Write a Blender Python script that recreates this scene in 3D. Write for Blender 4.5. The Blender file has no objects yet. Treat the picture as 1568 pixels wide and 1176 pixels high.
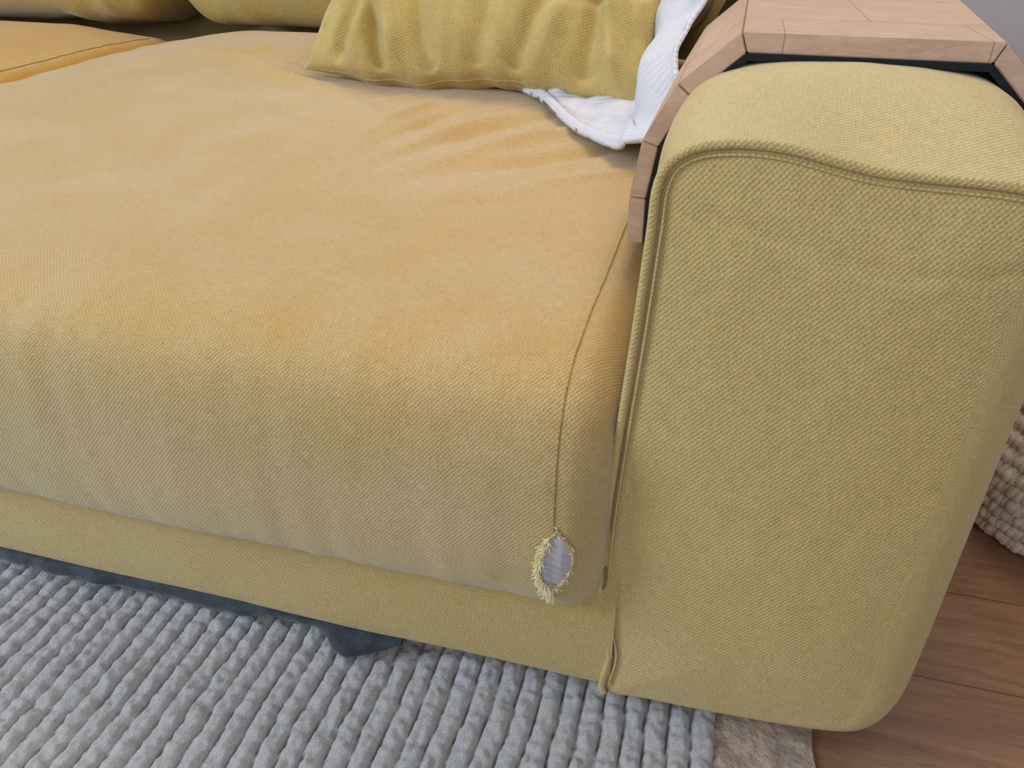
import bpy, bmesh, math, random
import numpy as np
from mathutils import Vector, Matrix, noise
from mathutils.bvhtree import BVHTree
random.seed(4)
sc = bpy.context.scene
sc.view_settings.view_transform = 'Standard'
COL = sc.collection

# ------------------------------------------------------------ helpers
def link(ob, parent=None):
    COL.objects.link(ob)
    if parent: ob.parent = parent
    return ob

def empty(name):
    e = bpy.data.objects.new(name, None); e.empty_display_size = .1
    return link(e)

def mesh_ob(name, verts, faces, mat=None, uvs=None, smooth=True, parent=None, attr=None):
    me = bpy.data.meshes.new(name)
    me.from_pydata([tuple(v) for v in verts], [], faces)
    if uvs is not None:
        uvl = me.uv_layers.new(name="UVMap")
        li = np.empty(len(me.loops), dtype=np.int32); me.loops.foreach_get("vertex_index", li)
        uvl.data.foreach_set("uv", np.asarray(uvs, dtype=np.float32)[li].ravel())
    if attr is not None:
        a = me.attributes.new("hgt", 'FLOAT', 'POINT'); a.data.foreach_set("value", np.asarray(attr, dtype=np.float32))
    me.polygons.foreach_set("use_smooth", [smooth]*len(me.polygons))
    me.update()
    if mat: me.materials.append(mat)
    return link(bpy.data.objects.new(name, me), parent)

def grid_faces(nu, nv, cu=False, cv=False, off=0, flip=False):
    F = []
    for i in range(nu if cu else nu-1):
        i2 = (i+1) % nu
        for j in range(nv if cv else nv-1):
            j2 = (j+1) % nv
            f = (off+i*nv+j, off+i2*nv+j, off+i2*nv+j2, off+i*nv+j2)
            F.append(f[::-1] if flip else f)
    return F

def fix_normals(ob):
    bm = bmesh.new(); bm.from_mesh(ob.data)
    bmesh.ops.recalc_face_normals(bm, faces=bm.faces)
    bm.to_mesh(ob.data); bm.free()

def crom(P, n, closed=False):
    P = np.array(P, float); m = len(P); out = []
    seg = m if closed else m-1
    for k in range(seg):
        if closed: a,b,c,d = P[(k-1)%m],P[k],P[(k+1)%m],P[(k+2)%m]
        else: a,b,c,d = P[max(k-1,0)],P[k],P[k+1],P[min(k+2,m-1)]
        for q in range(n):
            t=q/n
            out.append(.5*((2*b)+(-a+c)*t+(2*a-5*b+4*c-d)*t*t+(-a+3*b-3*c+d)*t**3))
    if not closed: out.append(P[-1])
    return np.array(out)

def resample(P, n, closed=False, w=None):
    Q = np.vstack([P, P[:1]]) if closed else P
    d = np.linalg.norm(np.diff(Q, axis=0), axis=1)
    if w is not None: d = d*w(Q[:-1])
    s = np.concatenate([[0], np.cumsum(d)])
    t = np.linspace(0, s[-1], n+1 if closed else n)
    if closed: t = t[:-1]
    return np.stack([np.interp(t, s, Q[:,k]) for k in range(Q.shape[1])], 1)

def tube(name, pts, r, mat, parent=None, k=8, rfun=None, join=None):
    pts = [Vector(p) for p in pts]; n=len(pts); V=[];UV=[]
    up = Vector((0.13,0.31,0.94)).normalized(); L=0
    for i,p in enumerate(pts):
        t = (pts[min(i+1,n-1)]-pts[max(i-1,0)]).normalized()
        a = t.cross(up)
        if a.length<.05: a=t.cross(Vector((1,0,0)))
        a.normalize(); b=t.cross(a).normalized()
        up = a.cross(t)*1.0
        if i: L+=(pts[i]-pts[i-1]).length
        rr = r*(rfun(i/(n-1)) if rfun else 1)
        for j in range(k):
            th=2*math.pi*j/k
            V.append(p+a*math.cos(th)*rr+b*math.sin(th)*rr); UV.append((L, r*th))
    F = grid_faces(n,k,False,True)
    if join is not None:
        off=len(join[0]); join[0].extend(V); join[1].extend([tuple(x+off for x in f) for f in F]); join[2].extend(UV)
        return
    ob = mesh_ob(name,V,F,mat,UV,True,parent); fix_normals(ob); return ob

def N(x,y,z): return noise.noise(Vector((x,y,z)))
def sstep(a,b,x):
    t=min(1,max(0,(x-a)/(b-a))); return t*t*(3-2*t)

# ------------------------------------------------------------ materials
class NT:
    def __init__(s, name):
        s.m = bpy.data.materials.new(name); s.m.use_nodes=True
        s.n = s.m.node_tree.nodes; s.l = s.m.node_tree.links
        s.b = s.n["Principled BSDF"]
    def add(s,t,**k):
        n=s.n.new(t)
        for a,v in k.items(): setattr(n,a,v)
        return n
    def put(s,node,key,v):
        if isinstance(v,bpy.types.NodeSocket): s.l.new(v,node.inputs[key])
        else: node.inputs[key].default_value=v
    def math(s,op,a,b=None,c=None):
        n=s.add('ShaderNodeMath',operation=op); s.put(n,0,a)
        if b is not None: s.put(n,1,b)
        if c is not None: s.put(n,2,c)
        return n.outputs[0]
    def mix(s,f,a,b,mode='MIX'):
        n=s.add('ShaderNodeMix',data_type='RGBA',blend_type=mode)
        s.put(n,0,f); s.put(n,6,a); s.put(n,7,b); return n.outputs[2]
    def noise(s,vec,scale,detail=3,rough=.55,dist=0):
        n=s.add('ShaderNodeTexNoise'); n.inputs['Scale'].default_value=scale
        n.inputs['Detail'].default_value=detail; n.inputs['Roughness'].default_value=rough
        n.inputs['Distortion'].default_value=dist
        if vec is not None: s.l.new(vec,n.inputs['Vector'])
        return n.outputs['Fac']
    def mapr(s,v,a,b,c=0,d=1):
        n=s.add('ShaderNodeMapRange'); s.put(n,0,v)
        for i,q in enumerate((a,b,c,d)): n.inputs[i+1].default_value=q
        return n.outputs[0]
    def scale(s,vec,xyz):
        n=s.add('ShaderNodeMapping'); s.l.new(vec,n.inputs[0]); n.inputs['Scale'].default_value=xyz; return n.outputs[0]
    def bump(s,h,dist,strength=1,normal=None):
        n=s.add('ShaderNodeBump'); s.put(n,'Height',h); n.inputs['Distance'].default_value=dist; n.inputs['Strength'].default_value=strength
        if normal is not None: s.l.new(normal,n.inputs['Normal'])
        return n.outputs[0]
def c4(c): return (c[0],c[1],c[2],1)

def fabric(name,col,worn,pitch=.0021,wear=.5,contrast=.17,sheen=.35,bumpd=.0008,wearscale=5,toplit_col=None,toplit_amt=.8,crease=.0020,rough=.68,spec=.28):
    t=NT(name); uv=t.add('ShaderNodeUVMap').outputs[0]; ob=t.add('ShaderNodeTexCoord').outputs['Object']
    dn=t.add('ShaderNodeTexNoise'); t.l.new(uv,dn.inputs['Vector']); dn.inputs['Scale'].default_value=190; dn.inputs['Detail'].default_value=2
    sub=t.add('ShaderNodeVectorMath',operation='MULTIPLY_ADD'); t.l.new(dn.outputs['Color'],sub.inputs[0]); sub.inputs[1].default_value=(.0020,.0020,0); t.l.new(uv,sub.inputs[2])
    sp=t.add('ShaderNodeSeparateXYZ'); t.l.new(sub.outputs[0],sp.inputs[0])
    k=math.pi/pitch
    cu=t.math('COSINE',t.math('MULTIPLY',sp.outputs[0],k)); cv=t.math('COSINE',t.math('MULTIPLY',sp.outputs[1],k*.86))
    h=t.math('MULTIPLY_ADD',t.math('MULTIPLY',cu,cv),.5,.5)
    slub=t.noise(t.scale(uv,(60,800,1)),1,3,.65); slub2=t.noise(t.scale(uv,(800,60,1)),1,3,.65)
    sl=t.math('ADD',slub,slub2)
    wn=t.noise(ob,wearscale,5,.65,.4); wn=t.mapr(wn,.40,.70,0,wear)
    base=c4(col)
    if toplit_col:
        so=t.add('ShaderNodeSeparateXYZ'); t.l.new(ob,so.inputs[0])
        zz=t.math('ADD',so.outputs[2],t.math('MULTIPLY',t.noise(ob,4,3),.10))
        base=t.mix(t.mapr(zz,.38,.49,0,toplit_amt),c4(col),c4(toplit_col))  # orange cast of warm overhead light, painted into the colour by height
    base=t.mix(wn,base,c4(worn))
    f=t.math('MULTIPLY_ADD',h,contrast,1-contrast*.6)  # occlusion shade between threads, painted into the colour
    f=t.math('MULTIPLY',f,t.mapr(sl,.7,1.3,.80,1.20))
    vm=t.add('ShaderNodeVectorMath',operation='SCALE'); t.l.new(base,vm.inputs[0]); t.l.new(f,vm.inputs['Scale'])
    t.l.new(vm.outputs[0],t.b.inputs['Base Color'])
    t.b.inputs['Roughness'].default_value=rough
    t.b.inputs['Specular IOR Level'].default_value=spec
    t.b.inputs['Sheen Weight'].default_value=sheen; t.b.inputs['Sheen Roughness'].default_value=.4
    t.b.inputs['Sheen Tint'].default_value=(1,.98,.94,1)
    hh=t.math('MULTIPLY_ADD',sl,.8,h)
    b1=t.bump(hh,bumpd,.9)
    b2=t.bump(t.noise(ob,26,3),crease,.5,b1)
    t.l.new(b2,t.b.inputs['Normal'])
    return t.m

def plain(name,col,rough=.8,nscale=40,var=.15,bumpd=.001,bscale=200,sheen=0,col2=None):
    t=NT(name); ob=t.add('ShaderNodeTexCoord').outputs['Object']
    n=t.noise(ob,nscale,4); c2=col2 or tuple(x*(1-var*2) for x in col)
    t.l.new(t.mix(t.mapr(n,.35,.65),c4(col),c4(c2)),t.b.inputs['Base Color'])
    t.b.inputs['Roughness'].default_value=rough
    t.b.inputs['Sheen Weight'].default_value=sheen
    t.l.new(t.bump(t.noise(ob,bscale,3),bumpd,.7),t.b.inputs['Normal'])
    return t.m

M_arm = fabric("mustard_fabric_arm",(.55,.42,.165),(.60,.475,.225),wear=.5)
M_base= fabric("mustard_fabric_base",(.50,.375,.135),(.55,.43,.18),wear=.5)
M_seat= fabric("mustard_fabric_seat",(.475,.365,.145),(.60,.43,.24),wear=.6,wearscale=5,contrast=.19,toplit_col=(.56,.335,.085),sheen=.5,rough=.60,spec=.36)
M_seat2=fabric("mustard_fabric_seat_left",(.62,.33,.045),(.62,.38,.09),wear=.5,contrast=.08)
M_back= fabric("mustard_fabric_back",(.40,.295,.09),(.46,.36,.15),wear=.5,contrast=.1)
M_pil = fabric("mustard_fabric_pillow",(.50,.375,.125),(.57,.45,.20),wear=.5,contrast=.08,rough=.8,spec=.2)
M_seam= plain("seam_thread",(.40,.28,.08),.8,nscale=300,var=.2)
M_fray= plain("frayed_yarn",(.92,.83,.50),.9,nscale=300,var=.08)
M_navy= plain("navy_dust_cover",(.024,.038,.055),.8,nscale=60,var=.25,bumpd=.002,bscale=120,sheen=.25)
M_black=plain("black_felt",(.008,.009,.011),.95,nscale=80,var=.1)
M_gap = plain("dark_underside",(.02,.018,.014),.95)

def m_lining():
    t=NT("grey_lining"); ob=t.add('ShaderNodeTexCoord').outputs['Object']
    sp=t.add('ShaderNodeSeparateXYZ'); t.l.new(ob,sp.inputs[0])
    k=math.pi/.0013
    a=t.math('COSINE',t.math('MULTIPLY',sp.outputs[0],k)); b=t.math('COSINE',t.math('MULTIPLY',sp.outputs[2],k))
    h=t.math('MULTIPLY_ADD',t.math('MULTIPLY',a,b),.5,.5)
    t.l.new(t.mix(h,(.30,.29,.33,1),(.58,.57,.61,1)),t.b.inputs['Base Color']); t.b.inputs['Roughness'].default_value=.9
    t.l.new(t.bump(h,.0004),t.b.inputs['Normal']); return t.m
M_lin=m_lining()

def m_white():
    t=NT("white_blanket_fabric"); uv=t.add('ShaderNodeUVMap').outputs[0]
    sp=t.add('ShaderNodeSeparateXYZ'); t.l.new(uv,sp.inputs[0])
    n=t.noise(uv,40,3)
    r=t.math('SINE',t.math('ADD',t.math('MULTIPLY',sp.outputs[1],700),t.math('MULTIPLY',n,6)))
    h=t.math('MULTIPLY_ADD',r,.35,t.noise(uv,400,3))
    t.l.new(t.mix(n,(.60,.61,.70,1),(.70,.71,.79,1)),t.b.inputs['Base Color'])
    t.b.inputs['Roughness'].default_value=.9; t.b.inputs['Sheen Weight'].default_value=.1
    t.l.new(t.bump(h,.0022,.9),t.b.inputs['Normal']); return t.m
M_white=m_white()

def m_wood(name,c1,c2,stretch=(2,14,14),rough=.45,blocks=None,mortar=(.45,.38,.34),tone=(.78,.74,.72),msize=.006):
    t=NT(name); ob=t.add('ShaderNodeTexCoord').outputs['Object']
    v=t.scale(ob,stretch)
    n1=t.noise(v,2.2,6,.6,1.2); n2=t.noise(t.scale(ob,tuple(s*6 for s in stretch)),3,4,.7)
    f=t.math('ADD',t.math('MULTIPLY',t.mapr(n1,.3,.7),.65),t.math('MULTIPLY',t.mapr(n2,.35,.7),.35))
    base=t.mix(f,c4(c1),c4(c2))
    if blocks:
        br=t.add('ShaderNodeTexBrick'); t.l.new(t.scale(ob,blocks),br.inputs['Vector'])
        br.inputs['Color1'].default_value=(1,1,1,1); br.inputs['Color2'].default_value=c4(tone); br.inputs['Mortar'].default_value=c4(mortar)
        br.inputs['Scale'].default_value=1; br.inputs['Mortar Size'].default_value=msize; br.inputs['Brick Width'].default_value=1; br.inputs['Row Height'].default_value=1
        br.inputs['Mortar Smooth'].default_value=.3
        base=t.mix(1.0,base,br.outputs['Color'],'MULTIPLY')
    t.l.new(base,t.b.inputs['Base Color']); t.b.inputs['Roughness'].default_value=rough
    t.l.new(t.bump(n2,.0004,.5),t.b.inputs['Normal']); return t.m
M_tray=m_wood("rubberwood",(.64,.45,.34),(.43,.275,.19),(6,20,20),.42,blocks=(6.1,3.0,9),mortar=(.62,.52,.46),tone=(.88,.84,.81),msize=.004)
M_floor=m_wood("oak_floor",(.38,.20,.11),(.16,.082,.048),(2.6,26,26),.38,blocks=(.8,6.6,1),mortar=(.3,.25,.22))

# ------------------------------------------------------------ room
def box(name,a,b,mat,parent=None,bev=0):
    bm=bmesh.new(); bmesh.ops.create_cube(bm,size=1)
    for v in bm.verts:
        v.co=Vector([a[k]+(v.co[k]+.5)*(b[k]-a[k]) for k in range(3)])
    if bev: bmesh.ops.bevel(bm,geom=bm.edges[:],offset=bev,segments=4,affect='EDGES',profile=.5)
    me=bpy.data.meshes.new(name); bm.to_mesh(me); bm.free(); me.materials.append(mat)
    for p in me.polygons: p.use_smooth = bev>0
    return link(bpy.data.objects.new(name,me),parent)
M_wall=plain("wall_paint",(.50,.50,.55),.9,nscale=3,var=.03,bumpd=.0005)
M_skirt=plain("white_trim",(.8,.79,.77),.5,var=.02)
box("floor",(-4,-3,-.05),(2.6,1.95,0),M_floor)
box("wall_back",(-4,1.95,-.05),(2.6,2.05,2.6),M_wall)
box("wall_right",(2.6,-3,-.05),(2.7,2.05,2.6),M_wall)
box("baseboard_back",(-4,1.935,0),(2.6,1.95,.09),M_skirt)
box("baseboard_right",(2.585,-3,0),(2.6,1.935,.09),M_skirt)

# ------------------------------------------------------------ sofa
sofa=empty("sofa")
# ---- arm
Fp=[(0,.042),(.002,.105),(-.010,.16),(-.013,.2),(-.012,.28),(-.007,.38),(-.001,.48),(.003,.56),(.005,.598),(.016,.617),(.041,.6266),(.0835,.627),(.147,.6155),(.231,.6115),(.265,.60),(.286,.565),(.292,.48),(.292,.3),(.292,.16),(.287,.10),(.270,.062),(.235,.044),(.15,.040),(.05,.040)]
Bp=[(0,.042),(-.006,.105),(-.012,.16),(-.014,.2),(-.015,.28),(-.015,.38),(-.015,.48),(-.012,.56),(-.004,.60),(.015,.628),(.045,.643),(.0835,.650),(.147,.652),(.231,.645),(.270,.627),(.297,.58),(.302,.48),(.302,.3),(.300,.16),(.294,.10),(.275,.062),(.235,.044),(.15,.040),(.05,.040)]
Rp=[.012,.012,.012,.012,.012,.012,.012,.010,.006,.005,.005,.005,.005,.006,.012,.035,.045,.045,.045,.04,.035,.03,.02,.012]
SUB=12
Fo=crom(Fp,SUB,True); Bo=crom(Bp,SUB,True)
Ro=crom([(r,0) for r in Rp],SUB,True)[:,0]
ns=len(Fo)
arc=np.concatenate([[0],np.cumsum(np.linalg.norm(np.diff(Fo,axis=0),axis=1))])
def normals2(P):
    d=np.roll(P,-1,0)-np.roll(P,1,0); d/=np.linalg.norm(d,axis=1)[:,None]+1e-9
    return np.stack([d[:,1],-d[:,0]],1)
NF=normals2(Fo)
V=[];UV=[];rows=0
ys=list(np.linspace(1.75,.3,24))+list(np.linspace(.28,.055,24))
def wrn(x,y,z): return .0016*N(x*9,y*9,z*9)+.0007*N(x*30,y*30,z*14)
for y in ys:
    a=sstep(.0,.20,y)**.8
    P=Fo*(1-a)+Bo*a; nn=NF
    for j in range(ns):
        x,z=P[j]; d=wrn(x,y,z)
        V.append((x-nn[j][0]*d,y,z-nn[j][1]*d)); UV.append((y,arc[j]))
    rows+=1
a0=sstep(0,.2,.055)**.8
for q in range(1,7):
    tq=q/6
    for j in range(ns):
        y=.055*(1-tq)+Ro[j]*tq
        a=a0*(1-tq); x,z=Fo[j]*(1-a)+Bo[j]*a; d=wrn(x,y,z)
        V.append((x-NF[j][0]*d,y,z-NF[j][1]*d)); UV.append((y,arc[j]))
    rows+=1
for q in range(1,9):
    ph=q/8*math.pi/2
    for j in range(ns):
        r=Ro[j]; ins=r*(1-math.cos(ph)); y=r*(1-math.sin(ph))
        x,z=Fo[j]+NF[j]*ins
        V.append((x,y,z)); UV.append((x+(r*(math.pi/2-ph))*(-NF[j][0]),z))
    rows+=1
E=np.array([(v[0],v[2]) for v in V[-ns:]])
C=np.stack([np.full(ns,.14),np.clip(E[:,1],.17,.50)],1)
for q in range(1,31):
    u=q/30
    for j in range(ns):
        x,z=E[j]*(1-u)+C[j]*u
        bul=-.010*(1-(1-u)**2.2)
        y=bul+.0016*N(x*8,3,z*8)*u+.0007*N(x*35,5,z*20)
        y+=.0016*math.exp(-((z-(.575-.11*x+.006*math.sin(x*30)))/.006)**2)*sstep(0,.05,x)*u**.3
        V.append((x,y,z)); UV.append((x,z))
    rows+=1
faces=grid_faces(rows,ns,False,True)
arm=mesh_ob("arm",V,faces,M_arm,UV,True,sofa); fix_normals(arm)
i1=14*SUB
pp=[(Fo[j][0]-NF[j][0]*.0012,Ro[j]*.3-.003,Fo[j][1]-NF[j][1]*.0012) for j in range(0,i1)]
x,z=Fo[i1]
for q in range(1,14):
    t=q/13; yy=.0+1.2*t**2; a=sstep(0,.2,yy)
    s_=Fo[i1+8]*(1-a)+Bo[i1+8]*a
    pp.append((x*(1-min(1,t*4))+s_[0]*min(1,t*4)+.002, yy+.001, z*(1-min(1,t*4))+s_[1]*min(1,t*4)+.002))
tube("arm_piping",resample(np.array(pp),260),.0037,M_arm,sofa,10)
fl=[(Fo[j][0]+NF[j][0]*.0065,-.0012,Fo[j][1]+NF[j][1]*.0065) for j in range(4,i1)]
tube("piping_stitch_line",resample(np.array(fl),200),.0012,M_arm,sofa,6)

# ---- base rail
prof=crom([(.03,.30),(.005,.27),(.0,.2),(-.001,.12),(.002,.065),(.012,.045),(.05,.042)],8)
xs=np.linspace(-3,.004,240); V=[];UV=[]
ar=np.concatenate([[0],np.cumsum(np.linalg.norm(np.diff(prof,axis=0),axis=1))])
for x in xs:
    for j,(y,z) in enumerate(prof):
        V.append((x,y-.0015+.002*N(x*6,1,z*10)+.0006*N(x*40,1,z*8),z)); UV.append((x,ar[j]))
b=mesh_ob("base_rail",V,grid_faces(len(xs),len(prof)),M_base,UV,True,sofa); fix_normals(b)
box("base_underside",(-3,.03,.045),(0,1.7,.16),M_gap,sofa,.004)
box("back_frame",(-3.0,1.66,.045),(.30,1.88,.72),M_arm,sofa,.05)

# ---- seat cushions
prof=crom([(1.42,.30),(1.41,.20),(1.36,.172),(.9,.168),(.5,.168),(.06,.168),(.0,.171),(-.024,.190),(-.036,.24),(-.037,.30),(-.033,.363),(-.014,.408),(.026,.432),(.09,.441),(.2,.447),(.45,.464),(.75,.488),(1.05,.508),(1.30,.513),(1.39,.49),(1.42,.44),(1.425,.38)],14,True)
prof=resample(prof,520,True,w=lambda Q: np.where((Q[:,0]<.15),2.6,1.0)*np.where((Q[:,1]<.2)&(Q[:,0]>.15),.3,1.0))
PN=normals2(prof)
cy=prof.mean(0)
if ((cy-prof[200])*PN[200]).sum()<0: PN=-PN
parc=np.concatenate([[0],np.cumsum(np.linalg.norm(np.diff(prof,axis=0),axis=1))])
RIDG=[
 (-.36,.60,1.05,.13,.016,.010),(-.30,.63,.95,.14,.014,-.009),(-.24,.60,.85,.13,.016,.010),(-.42,.62,1.2,.10,.014,-.008),
 (-.17,.55,.75,.12,.016,-.009),(-.47,.66,1.35,.10,.016,.008),(-.12,.48,.7,.10,.014,.006),(-.55,.68,2.4,.12,.02,.006),(-.62,.62,2.6,.14,.02,-.005),
 (-.30,.45,.5,.12,.025,-.005),(-.80,.86,2.6,.16,.018,.010),(-.76,.92,2.7,.16,.016,-.010),(-.88,.95,2.9,.16,.02,.009),(-1.0,1.05,.3,.14,.02,.008),
 (-.20,.36,.4,.10,.02,-.003)]
def topz(x,y):
    i=np.argmin((prof[:,0]-y)**2+np.where(prof[:,1]<.35,9,0)); return prof[i][1]
def cushion(name,x0,x1,mat,r=.045,nx=250):
    V=[];UV=[];rows=0; n=len(prof); st=[]
    for q in range(8,-1,-1): st.append(('L',q/8*math.pi/2))
    for x in np.linspace(x0+r,x1-r,nx)[1:-1]: st.append(('M',x))
    for q in range(0,9): st.append(('R',q/8*math.pi/2))
    seam=None
    def pt(j,x,ins):
        y,z=prof[j]; nn=PN[j]
        if z>.43:
            g=.55+.45*sstep(0,.30,min(x-x0,x1-x)); z=.443+(z-.443)*g if z>.443 else z
        y+=nn[0]*ins; z+=nn[1]*ins
        if z<.25 and y<.03: z+=.004*N(x*3,0,7)
        d=.0025*N(x*3.2,y*3.2,z*3.2)+.0008*N(x*11,y*11,z*5)
        if y<.05 and z<.43: d+=.0013*N(x*34,2,z*5)+.0012*N(x*14,4,z*9)
        es=math.exp(-abs(x-(x1-r))/.03)
        d+=.0016*N(y*30+z*45,z*30-y*45,3)*es
        if z>.42 and y>.1:
            for (a,b_,an,le,wi,am) in RIDG:
                dx=x-a;dy=y-b_
                if abs(dx)<.3 and abs(dy)<.3:
                    ca,sa=math.cos(an),math.sin(an); l=dx*ca+dy*sa; w=-dx*sa+dy*ca+.35*l*l
                    d+=am*math.exp(-(l/le)**2-(w/wi)**2)
            d+=.003*N(x*7,y*14,1)*sstep(.4,.9,y)
            d+=.0014*N(x*12+y*8,y*10-x*9,1)*sstep(.15,.35,y)
        return (x,y-nn[0]*d,z-nn[1]*d)
    for kind,a in st:
        if kind=='M': x=a;ins=0
        elif kind=='R': x=x1-r*(1-math.sin(a)); ins=r*(1-math.cos(a))*.95
        else: x=x0+r*(1-math.sin(a)); ins=r*(1-math.cos(a))*.95
        row=[]
        for j in range(n):
            p=pt(j,x,ins)
            if kind!='M' and a==0: p=(p[0],p[1]+PN[j][0]*.0014,p[2]+PN[j][1]*.0014)
            row.append(p)
            xe = x+(r*a-r*math.sin(a) if kind=='R' else (-(r*a-r*math.sin(a)) if kind=='L' else 0))
            UV.append((xe,parc[j]))
        if kind=='R' and a==0: seam=list(row)
        V+=row; rows+=1
    for sgn in (1,-1):
        base=V[-n:] if sgn==1 else V[:n]
        newrows=[]
        for q in range(1,9):
            u=q/8; rr=[]
            for j in range(n):
                x,y,z=base[j]; c=(min(max(y,.12),1.28),.30)
                rr.append((x+sgn*.004*(1-(1-u)**2),y*(1-u)+c[0]*u,z*(1-u)+c[1]*u))
            newrows.append(rr)
        if sgn==1:
            for rr in newrows:
                V+=rr; UV+=[(p[1],p[2]) for p in rr]; rows+=1
        else:
            VV=[];UU=[]
            for rr in newrows[::-1]: VV+=rr; UU+=[(p[1],p[2]) for p in rr]
            V=VV+V; UV=UU+UV; rows+=8
    ob=mesh_ob(name,V,grid_faces(rows,n,False,True),mat,UV,True,sofa); fix_normals(ob)
    return ob,seam
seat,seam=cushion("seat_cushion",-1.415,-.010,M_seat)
seat_l,seam_l=cushion("seat_cushion_side",-2.9,-1.425,M_seat2,nx=110)
idx=[j for j in range(len(prof)) if (prof[j][1]>.2 or prof[j][0]<-.03) and prof[j][0]<1.35]
sl=[(seam[j][0],seam[j][1]-PN[j][0]*.0004,seam[j][2]-PN[j][1]*.0004) for j in idx if seam[j][2]>.275 or seam[j][1]>.2]
sl=[p for p in sl if not (p[2]<.3 and p[1]>.1)]
tube("seat_seam",sl,.0008,M_seam,sofa,6)
sll=[(seam_l[j][0],seam_l[j][1],seam_l[j][2]+.0006) for j in idx if seam_l[j][2]>.40]
tube("seat_seam_side",sll,.0014,M_seam,sofa,6)

# ---- torn patch
bvh=BVHTree.FromPolygons([v.co[:] for v in seat.data.vertices],[p.vertices[:] for p in seat.data.polygons])
def hity(x,z):
    h=bvh.ray_cast(Vector((x,-.5,z)),Vector((0,1,0)))
    return h[0].y if h[0] else 0
cx,cz=-.0535,.253
nr,na=14,72
def lens(th,s=1):
    c,s_=math.cos(th),math.sin(th)
    zz=.037*s_; w=(.0150 if c>0 else .0130)*(1-abs(s_)**2.4)
    xx=w*(1 if c>0 else -1)*min(1,abs(c)*1.6)
    return xx*s+.003*math.sin(s_*2+.4),zz*s
V=[]
for i in range(nr):
    s=(i+.001)/(nr-1)
    for k in range(na):
        dx,dz=lens(2*math.pi*k/na,s); x=cx+dx;z=cz+dz
        V.append((x,hity(x,z)-.0010-.0016*(1-s*s)+.0005*math.sin(z*700+x*300),z))
o=mesh_ob("torn_hole_lining",V,grid_faces(nr,na,False,True),M_lin,None,True,sofa); fix_normals(o)
J=([],[],[]); rim=[]
for k in range(na*3+1):
    th=2*math.pi*k/(na*3); dx,dz=lens(th,1.06); x=cx+dx+.0014*N(k*.35,1,1);z=cz+dz+.001*N(k*.3,5,1)
    rim.append((x,hity(x,z)-.0014-.0008*abs(N(k*.4,3,3)),z))
tube("",rim,.0019,None,k=7,join=J,rfun=lambda t:1+.5*N(t*60,1,1)+.4*N(t*150,1,4))
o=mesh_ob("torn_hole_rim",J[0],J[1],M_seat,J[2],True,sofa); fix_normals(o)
J=([],[],[])
for k in range(560):
    if k<400: th=random.uniform(.70,1.48)*math.pi; L=random.uniform(.003,.009); dirx=random.gauss(-.5,.5); dirz=random.gauss(-.5,.4)
    elif k<500: th=random.gauss(1.40*math.pi,.18); L=random.uniform(.006,.015); dirx=random.gauss(-.15,.3); dirz=random.gauss(-1,.3)
    else: th=random.uniform(-.5,.5)*math.pi; L=random.uniform(.002,.005); dirx=random.gauss(-.2,.5); dirz=random.gauss(0,.5)
    dx,dz=lens(th,random.uniform(.98,1.16)); x=cx+dx;z=cz+dz;y=hity(x,z)-.002
    p=Vector((x,y,z)); d=Vector((dirx,-random.uniform(.1,.6),dirz)).normalized(); pts=[p.copy()]
    for q in range(5):
        d=(d+Vector((random.gauss(0,.2),random.gauss(.03,.15),random.gauss(-.12,.2)))).normalized(); p=p+d*L/5
        yy=hity(p.x,p.z)-.0010
        if p.y>yy: p.y=yy
        pts.append(p.copy())
    tube("",pts,random.uniform(.0004,.0009),None,k=4,join=J,rfun=lambda t:1-.5*t)
mesh_ob("torn_hole_frayed_threads",J[0],J[1],M_fray,None,True,sofa)

J=([],[],[])
tube("",[(-.010,-.002,.225),(-.008,-.007,.212),(-.010,-.005,.20)],.0013,None,k=6,join=J)
mesh_ob("zipper_pull",J[0],J[1],plain("zip_metal",(.2,.17,.1),.4),None,True,sofa)

# ---- back cushions
def back_cushion(name,x0,x1):
    cxx=(x0+x1)/2;hx=(x1-x0)/2;hy=.17;hz=.27;c=Vector((cxx,1.52,.768)); n,m=150,260
    V=[];UV=[]
    def sp(a,e): return math.copysign(abs(a)**e,a)
    tilt=Matrix.Rotation(math.radians(-8),3,'X')
    for i in range(n+1):
        ph=-math.pi/2+math.pi*i/n
        for k in range(m):
            th=2*math.pi*k/m
            x=hx*sp(math.cos(ph),.16)*sp(math.cos(th),.14); y=hy*sp(math.cos(ph),.5)*sp(math.sin(th),.55); z=hz*sp(math.sin(ph),.5)
            d=.014*N(x*5+x0,y*3,z*6)+.026*N(x*12+x0,y*6,z*3)*sstep(.05,-.22,z)
            p=tilt@Vector((x,y*(1+d*4)-d*1.1*(1 if y<0 else 0),z+(.012*N(x*9+x0,7,1) if z<-.1 else 0)))
            V.append(c+p); UV.append((x,z+y*.5))
    o=mesh_ob(name,V,grid_faces(n+1,m,False,True),M_back,UV,True,sofa); fix_normals(o)
back_cushion("back_cushion",-1.405,-.02); back_cushion("back_cushion_side",-2.85,-1.405)

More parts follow.
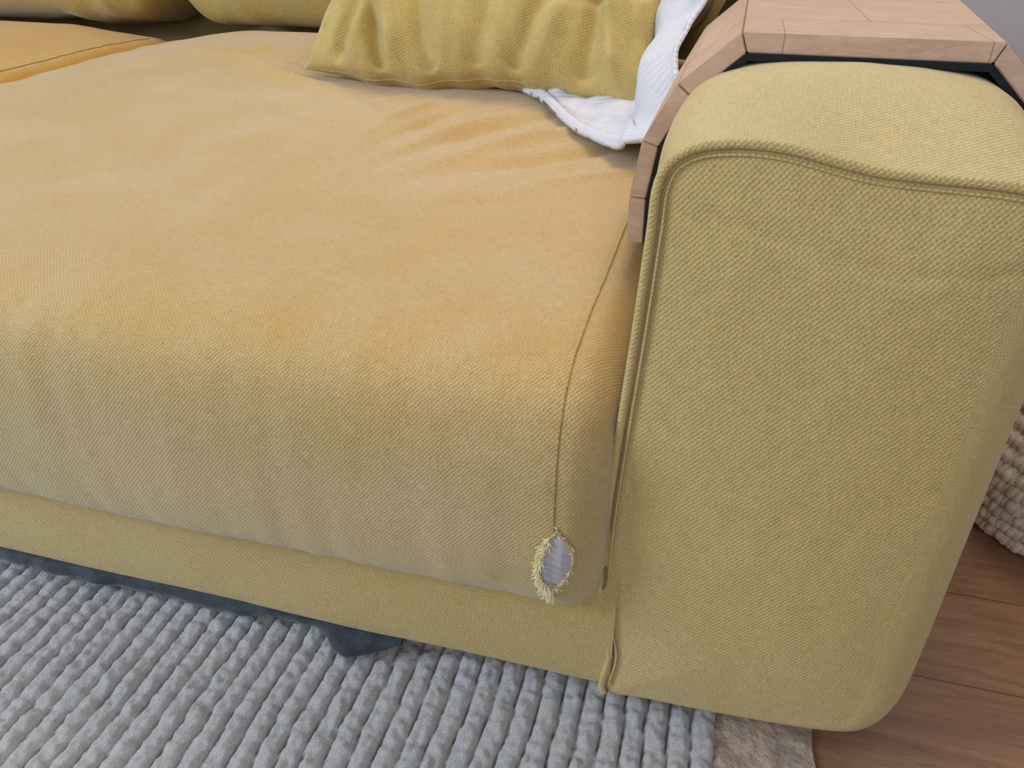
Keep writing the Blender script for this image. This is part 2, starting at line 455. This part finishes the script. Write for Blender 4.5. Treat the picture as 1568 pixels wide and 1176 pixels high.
# ---- navy dust cover sagging under base
V=[];xs=np.linspace(-2.2,-.235,560);nvv=22
for x in xs:
    fade=sstep(-.235,-.27,x)
    bell=math.exp(-((x+.295)/.028)**2)
    thin=1-.35*math.exp(-((x+.40)/.05)**2)
    dr=(.019+.006*N(x*7,0,0)+.004*N(x*22,3,0)+.006*bell)*(.2+.8*fade)*thin
    fw=(.006+.006*N(x*5,9,0)+.003*N(x*30,5,0)+.012*bell)*thin
    for j in range(nvv):
        t=j/(nvv-1); a=t*math.pi*1.25
        y=.011-fw*2.0*math.sin(a)+.03*max(0,t-.6); z=.048-dr*(1-math.cos(a))/1.6+.0020*N(x*50,t*4,1)+.0012*math.sin(t*18+x*12)
        V.append((x,y,max(z,.0195)))
o=mesh_ob("dust_cover",V,grid_faces(len(xs),nvv),M_navy,None,True,sofa); fix_normals(o)

# ------------------------------------------------------------ wooden tray
tray=empty("wooden_arm_tray")
outer=[(-.040,.470),(-.041,.518),(-.033,.574),(-.005,.627),(.046,.672),(.256,.671),(.302,.628),(.328,.574),(.336,.518),(.336,.470)]
def offs(P,d):
    P=[Vector(p) for p in P]; out=[]
    for i,p in enumerate(P):
        ds=[]
        if i>0: t=(P[i]-P[i-1]).normalized(); ds.append(Vector((t.y,-t.x)))
        if i<len(P)-1: t=(P[i+1]-P[i]).normalized(); ds.append(Vector((t.y,-t.x)))
        if len(ds)==2:
            m=(ds[0]+ds[1]).normalized(); out.append(p+m*d/m.dot(ds[0]))
        else: out.append(p+ds[0]*d)
    return out
inner=offs(outer,.0165)
bm=bmesh.new()
Y0,Y1=.215,.655
def spl(x,y): return x+(.045 if x>.15 else 0)*(y-Y0)/(Y1-Y0)
for i in range(len(outer)-1):
    a,b_,c,d=Vector(outer[i]),Vector(outer[i+1]),inner[i+1],inner[i]
    sh=(b_-a).normalized()*.0004
    a=a+sh;d=d+sh;b_=b_-sh;c=c-sh
    j0=Y0+random.uniform(-.0008,.0008)
    vs=[bm.verts.new((spl(p[0],y),y,p[1])) for y in (j0,Y1) for p in (a,b_,c,d)]
    [bm.faces.new([vs[k] for k in f]) for f in ((0,1,2,3),(7,6,5,4),(0,4,5,1),(1,5,6,2),(2,6,7,3),(3,7,4,0))]
bmesh.ops.recalc_face_normals(bm,faces=bm.faces)
bmesh.ops.bevel(bm,geom=bm.edges[:],offset=.0010,segments=2,affect='EDGES')
me=bpy.data.meshes.new("tray_slats"); bm.to_mesh(me); bm.free(); me.materials.append(M_tray)
link(bpy.data.objects.new("tray_slats",me),tray)
li=offs(outer,.0170); lo=offs(outer,.0225)
V=[]
for y in (Y0-.003,Y1-.01):
    for a,b_ in zip(li,lo): V+= [(spl(a[0],y),y,a[1]),(spl(b_[0],y),y,b_[1])]
n=len(li)*2;F=[]
for i in range(len(li)-1):
    a=2*i
    F+=[(a,a+2,a+3,a+1),(n+a,n+a+1,n+a+3,n+a+2),(a,n+a,n+a+2,a+2),(a+1,a+3,n+a+3,n+a+1)]
F+=[(0,1,n+1,n),(n-2,n+n-2,n+n-1,n-1)]
o=mesh_ob("tray_felt_liner",V,F,M_black,None,False,tray); fix_normals(o)

# ------------------------------------------------------------ white blanket
V=[];UV=[]
nu,nv=240,170
path=crom([(-.62,0),(-.45,0),(-.28,0),(-.15,.004),(-.094,.018),(-.088,.07),(-.090,.12),(-.084,.17),(-.050,.215),(0,.238),(.08,.240),(.18,.236),(.26,.228)],18)
path=resample(path,nu)
pa=np.concatenate([[0],np.cumsum(np.linalg.norm(np.diff(path,axis=0),axis=1))])
for i,(x,zr) in enumerate(path):
    if x<-.092 and zr<.02: yf=.515+(-.092-x)*1.36+ .008*math.sin(x*42)
    else: yf=.515+.165*sstep(.06,.22,zr)+.02*sstep(0,.1,zr)
    for j in range(nv):
        t=(j/(nv-1))**1.3; y=yf+(1.25-yf)*t
        if zr<.016 and x<-.09:
            zz=topz(x,y); g=.55+.45*sstep(0,.30,-.010-x); zz=.443+(zz-.443)*g
            base=zz+.010+zr
        else:
            zz=topz(-.095,y); g=.55+.45*sstep(0,.30,.085); zz=.443+(zz-.443)*g
            k_=sstep(0,.15,zr); base=(zz+.010)*(1-k_)+.468*k_+zr
        fo=.012*N(x*7+y*5,y*6,zr*7)+.010*N(x*16+3,y*12,zr*12)+.002*N(x*40,y*30,zr*30)
        dy=(y-yf); tuck=0
        if zr>=.016:
            tuck=(.060-.02*sstep(0,.06,.08-zr))*math.exp(-(dy/.055)**1.5)*(1-sstep(.19,.235,zr))*sstep(.0,.05,zr)
        if zr<.03:
            hem=.007*math.exp(-((dy-.012)/.007)**2)
            V.append((x,y,base+abs(fo)*2.2*sstep(0,.05,dy)+hem+.012*abs(N(x*14,1,2))*sstep(0,.02,dy)))
        else:
            V.append((x+tuck+fo*1.3*(1 if zr<.2 else 0),y,base+(fo if zr>.2 else 0)))
        UV.append((pa[i],y))
o=mesh_ob("white_blanket",V,grid_faces(nu,nv),M_white,UV,True); fix_normals(o)
sm=o.modifiers.new("thick","SOLIDIFY"); sm.thickness=.008; sm.offset=0

# ------------------------------------------------------------ throw pillow
def pillow(name,B0,B1,up,H,T,mat):
    B0=Vector(B0);B1=Vector(B1);X=(B1-B0);W=X.length/2;X.normalize()
    up=Vector(up); up=(up-X*up.dot(X)).normalized(); Nn=X.cross(up).normalized()
    Cc=(B0+B1)/2+up*H/2; n=190; h=H/2
    V=[];UV=[]
    def fold(u,v,u0,sl,w,amp,v0=-1,v1=.2):
        return 1.45*amp*math.exp(-((u-u0-sl*(v+1))/w)**2)*sstep(v1,v1-.7,v)
    def P(u,v,side):
        x=W*u*(1-.075*(1-v*v)*abs(u)**2); y=h*v*(1-.06*(1-u*u)*abs(v)**2)
        q=max(0,(1-u*u))*max(0,(1-v*v)); t=T*q**.36
        ew=math.exp(-(1+v)*1.6)
        wr=.022*N(u*5+.6*v,v*.8,side*3+.5)*ew+.008*N(u*11+v,v*3,side)
        es=math.exp(-(1-abs(u))*3.0)
        wr+=.024*N(u*1.0,v*3.5+u*1.5,side*4+9)*es
        if side==1:
            wr+=fold(u,v,-.78,.10,.05,-.016)+fold(u,v,-.66,.12,.05,.010)+fold(u,v,-.46,-.22,.055,-.022,v1=.5)+fold(u,v,-.34,-.22,.06,.014,v1=.5)
            wr+=fold(u,v,-.16,-.20,.05,-.014)+fold(u,v,.10,.05,.06,-.012)+fold(u,v,.30,.18,.05,-.014)+fold(u,v,.42,.20,.06,.010)+fold(u,v,.66,.05,.05,-.012)+fold(u,v,.84,-.15,.05,.010)
            wr-=.016*math.exp(-((v+.30-.6*(u-.7))/.06)**2)*sstep(.3,.8,u)*sstep(1,.9,u)
        t=t+wr*min(1,q*8)
        sag=.012*math.sin(u*5+.3)*(1-v)*.4+.009*N(u*6,0,5)*(1-v)*.5
        return Cc+X*x+up*(y+sag)+Nn*side*t, (x,y)
    F=[]
    for s in (1,-1):
        off=len(V)
        for i in range(n):
            u=-math.cos(math.pi*i/(n-1))
            for j in range(n):
                v=-math.cos(math.pi*j/(n-1))
                p,uvv=P(u,v,s); V.append(p);UV.append(uvv)
        F+=grid_faces(n,n,off=off,flip=(s==-1))
    ob=mesh_ob(name,V,F,mat,UV,True)
    bm=bmesh.new(); bm.from_mesh(ob.data); bmesh.ops.remove_doubles(bm,verts=bm.verts,dist=1e-5); bmesh.ops.recalc_face_normals(bm,faces=bm.faces); bm.to_mesh(ob.data); bm.free()
    ed=[]
    for k in range(80): ed.append(P(-1+2*k/80,-1,1)[0])
    for k in range(80): ed.append(P(1,-1+2*k/80,1)[0])
    for k in range(80): ed.append(P(1-2*k/80,1,1)[0])
    for k in range(81): ed.append(P(-1,1-2*k/80,1)[0])
    tube("edge_seam",ed,.0016,mat,ob,6)
    return ob
pil=pillow("throw_pillow",(-.735,.835,.505),(-.080,.735,.500),(.03,.66,.75),.43,.095,M_pil)

# ------------------------------------------------------------ rug
pitch=.0245
xs=np.arange(-2.0,.121,.00256); ysr=np.arange(-.75,.45,.0036)
V=[];A=[];UV=[]
for x in xs:
    for y in ysr:
        w=x+.0060*N(x*6,y*9,0)+.0020*N(x*30,y*40,4)
        ph=w/pitch; k=math.floor(ph); f=ph-k-.5
        prof_=max(0,1-(abs(f)*2)**3.0)
        lump=.5+.5*math.sin((y+.009*N(x*20,y*20,k))*2*math.pi/.018+k*2.4+2.0*f*(1 if k%2 else -1))
        hh=prof_**.6*(.72+.10*lump+.26*N(x*55,y*65,k*.7)+.26*N(x*150,y*150,2))
        z=.004+.0145*hh+.0016*N(x*210,y*210,3)
        V.append((x,y,z));A.append(hh);UV.append((x,y))
rugm=NT("offwhite_wool_rug")
at=rugm.add('ShaderNodeAttribute'); at.attribute_name="hgt"
ob_=rugm.add('ShaderNodeTexCoord').outputs['Object']
nn=rugm.noise(ob_,360,4,.8); n3=rugm.noise(ob_,5,3)
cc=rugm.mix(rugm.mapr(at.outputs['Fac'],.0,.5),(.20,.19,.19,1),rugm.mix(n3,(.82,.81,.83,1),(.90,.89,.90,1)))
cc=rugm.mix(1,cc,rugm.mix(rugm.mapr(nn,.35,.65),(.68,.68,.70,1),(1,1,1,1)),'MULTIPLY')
rugm.l.new(cc,rugm.b.inputs['Base Color']); rugm.b.inputs['Roughness'].default_value=1; rugm.b.inputs['Sheen Weight'].default_value=.3
rugm.l.new(rugm.bump(nn,.005,1),rugm.b.inputs['Normal'])
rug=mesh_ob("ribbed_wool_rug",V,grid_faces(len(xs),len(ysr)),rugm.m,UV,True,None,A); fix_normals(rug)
if rug.data.polygons[100].normal.z<0: rug.data.flip_normals()

M_cream=plain("woven_seagrass",(.72,.60,.47),1,nscale=60,var=.15,bumpd=.003,bscale=350,sheen=.2)
M_border=plain("felted_border",(.50,.38,.29),1,nscale=45,var=.18,bumpd=.005,bscale=160,sheen=.2)
xb=np.arange(.118,.226,.003); yb=np.arange(-.75,.45,.005); V=[]
for x in xb:
    for y in yb:
        e=min(1,(.226-x+1e-6)/.012)
        V.append((x+(.008*N(1,y*18,3) if x>.215 else 0),y,.002+max(0,e)**.5*(.005+.003*N(x*50,y*50,1)+.002*N(x*130,y*130,1))))
o=mesh_ob("rug_border",V,grid_faces(len(xb),len(yb)),M_border,None,True,rug); fix_normals(o)
if o.data.polygons[100].normal.z<0: o.data.flip_normals()

# ------------------------------------------------------------ woven basket
J=([],[],[])
hc=[.76,.68]
def rsq(th,s):
    c,s_=math.cos(th),math.sin(th); e=.42
    return hc[0]+s*math.copysign(abs(c)**e,c), hc[1]+s*math.copysign(abs(s_)**e,s_)
nl=11
for lv in range(nl):
    z=.016+lv*.022
    s=.318-.0025*abs(lv-5)**1.3
    for sub in (0,1):
        pts=[]
        for k in range(1201):
            th=2*math.pi*k/1200; tw=k/1200*120*2*math.pi/2+sub*math.pi+lv*1.3
            x,y=rsq(th,s+.007*math.cos(tw)+.004*N(k*.05,lv,0)); pts.append((x,y,z+.0068*math.sin(tw)+.003*N(k*.04,lv*3,1)))
        tube("",pts,.0090,None,k=7,join=J,rfun=lambda t,l=lv:1+.25*N(t*300,l,2))
m=120;base=len(J[0])
for zz,ss in ((.006,.01),(.006,.305),(.245,.305)):
    for k in range(m): J[0].append(Vector((*rsq(2*math.pi*k/m,ss),zz))); J[2].append((0,0))
for r_ in range(2):
    for k in range(m): J[1].append((base+r_*m+k,base+r_*m+(k+1)%m,base+(r_+1)*m+(k+1)%m,base+(r_+1)*m+k))
mesh_ob("woven_basket",J[0],J[1],M_cream,None,True)

# ------------------------------------------------------------ lights
w=bpy.data.worlds.new("World"); sc.world=w; w.use_nodes=True
bg=w.node_tree.nodes["Background"]; bg.inputs[0].default_value=(.88,.92,1,1); bg.inputs[1].default_value=.50
def area(name,loc,tgt,size,power,col,sy=None):
    l=bpy.data.lights.new(name,'AREA'); l.energy=power; l.color=col; l.size=size
    if sy: l.shape='RECTANGLE'; l.size_y=sy
    o=bpy.data.objects.new(name,l); link(o); o.location=loc
    o.rotation_euler=(Vector(tgt)-Vector(loc)).to_track_quat('-Z','Y').to_euler(); return o
area("window_light",(-2.8,-1.2,1.75),(-.4,.2,.3),1.2,66,(.76,.87,1.0),1.3)
area("front_fill_light",(.6,-2.7,1.7),(.1,0,.35),1.2,15,(1.0,.98,.94),1.4)  # unseen fill lamp, added to brighten the arm front
area("ceiling_light",(.1,1.0,2.4),(-.1,.5,.4),1.0,25,(1.0,.83,.60),1.0)

# ------------------------------------------------------------ camera
th=math.radians(31.2); az=math.radians(15.4)
R=Vector((math.cos(az),math.sin(az),0)); Fh=Vector((-math.sin(az),math.cos(az),0))
Fw=Fh*math.cos(th)+Vector((0,0,-math.sin(th))); U=R.cross(Fw)
cam=bpy.data.cameras.new("camera"); co=bpy.data.objects.new("camera",cam); link(co)
Mx=Matrix((R,U,-Fw)).transposed().to_4x4(); Mx.translation=Vector((.048,-.55,.76)); co.matrix_world=Mx
cam.sensor_width=36; cam.lens=27.25; cam.clip_start=.01
sc.camera=co
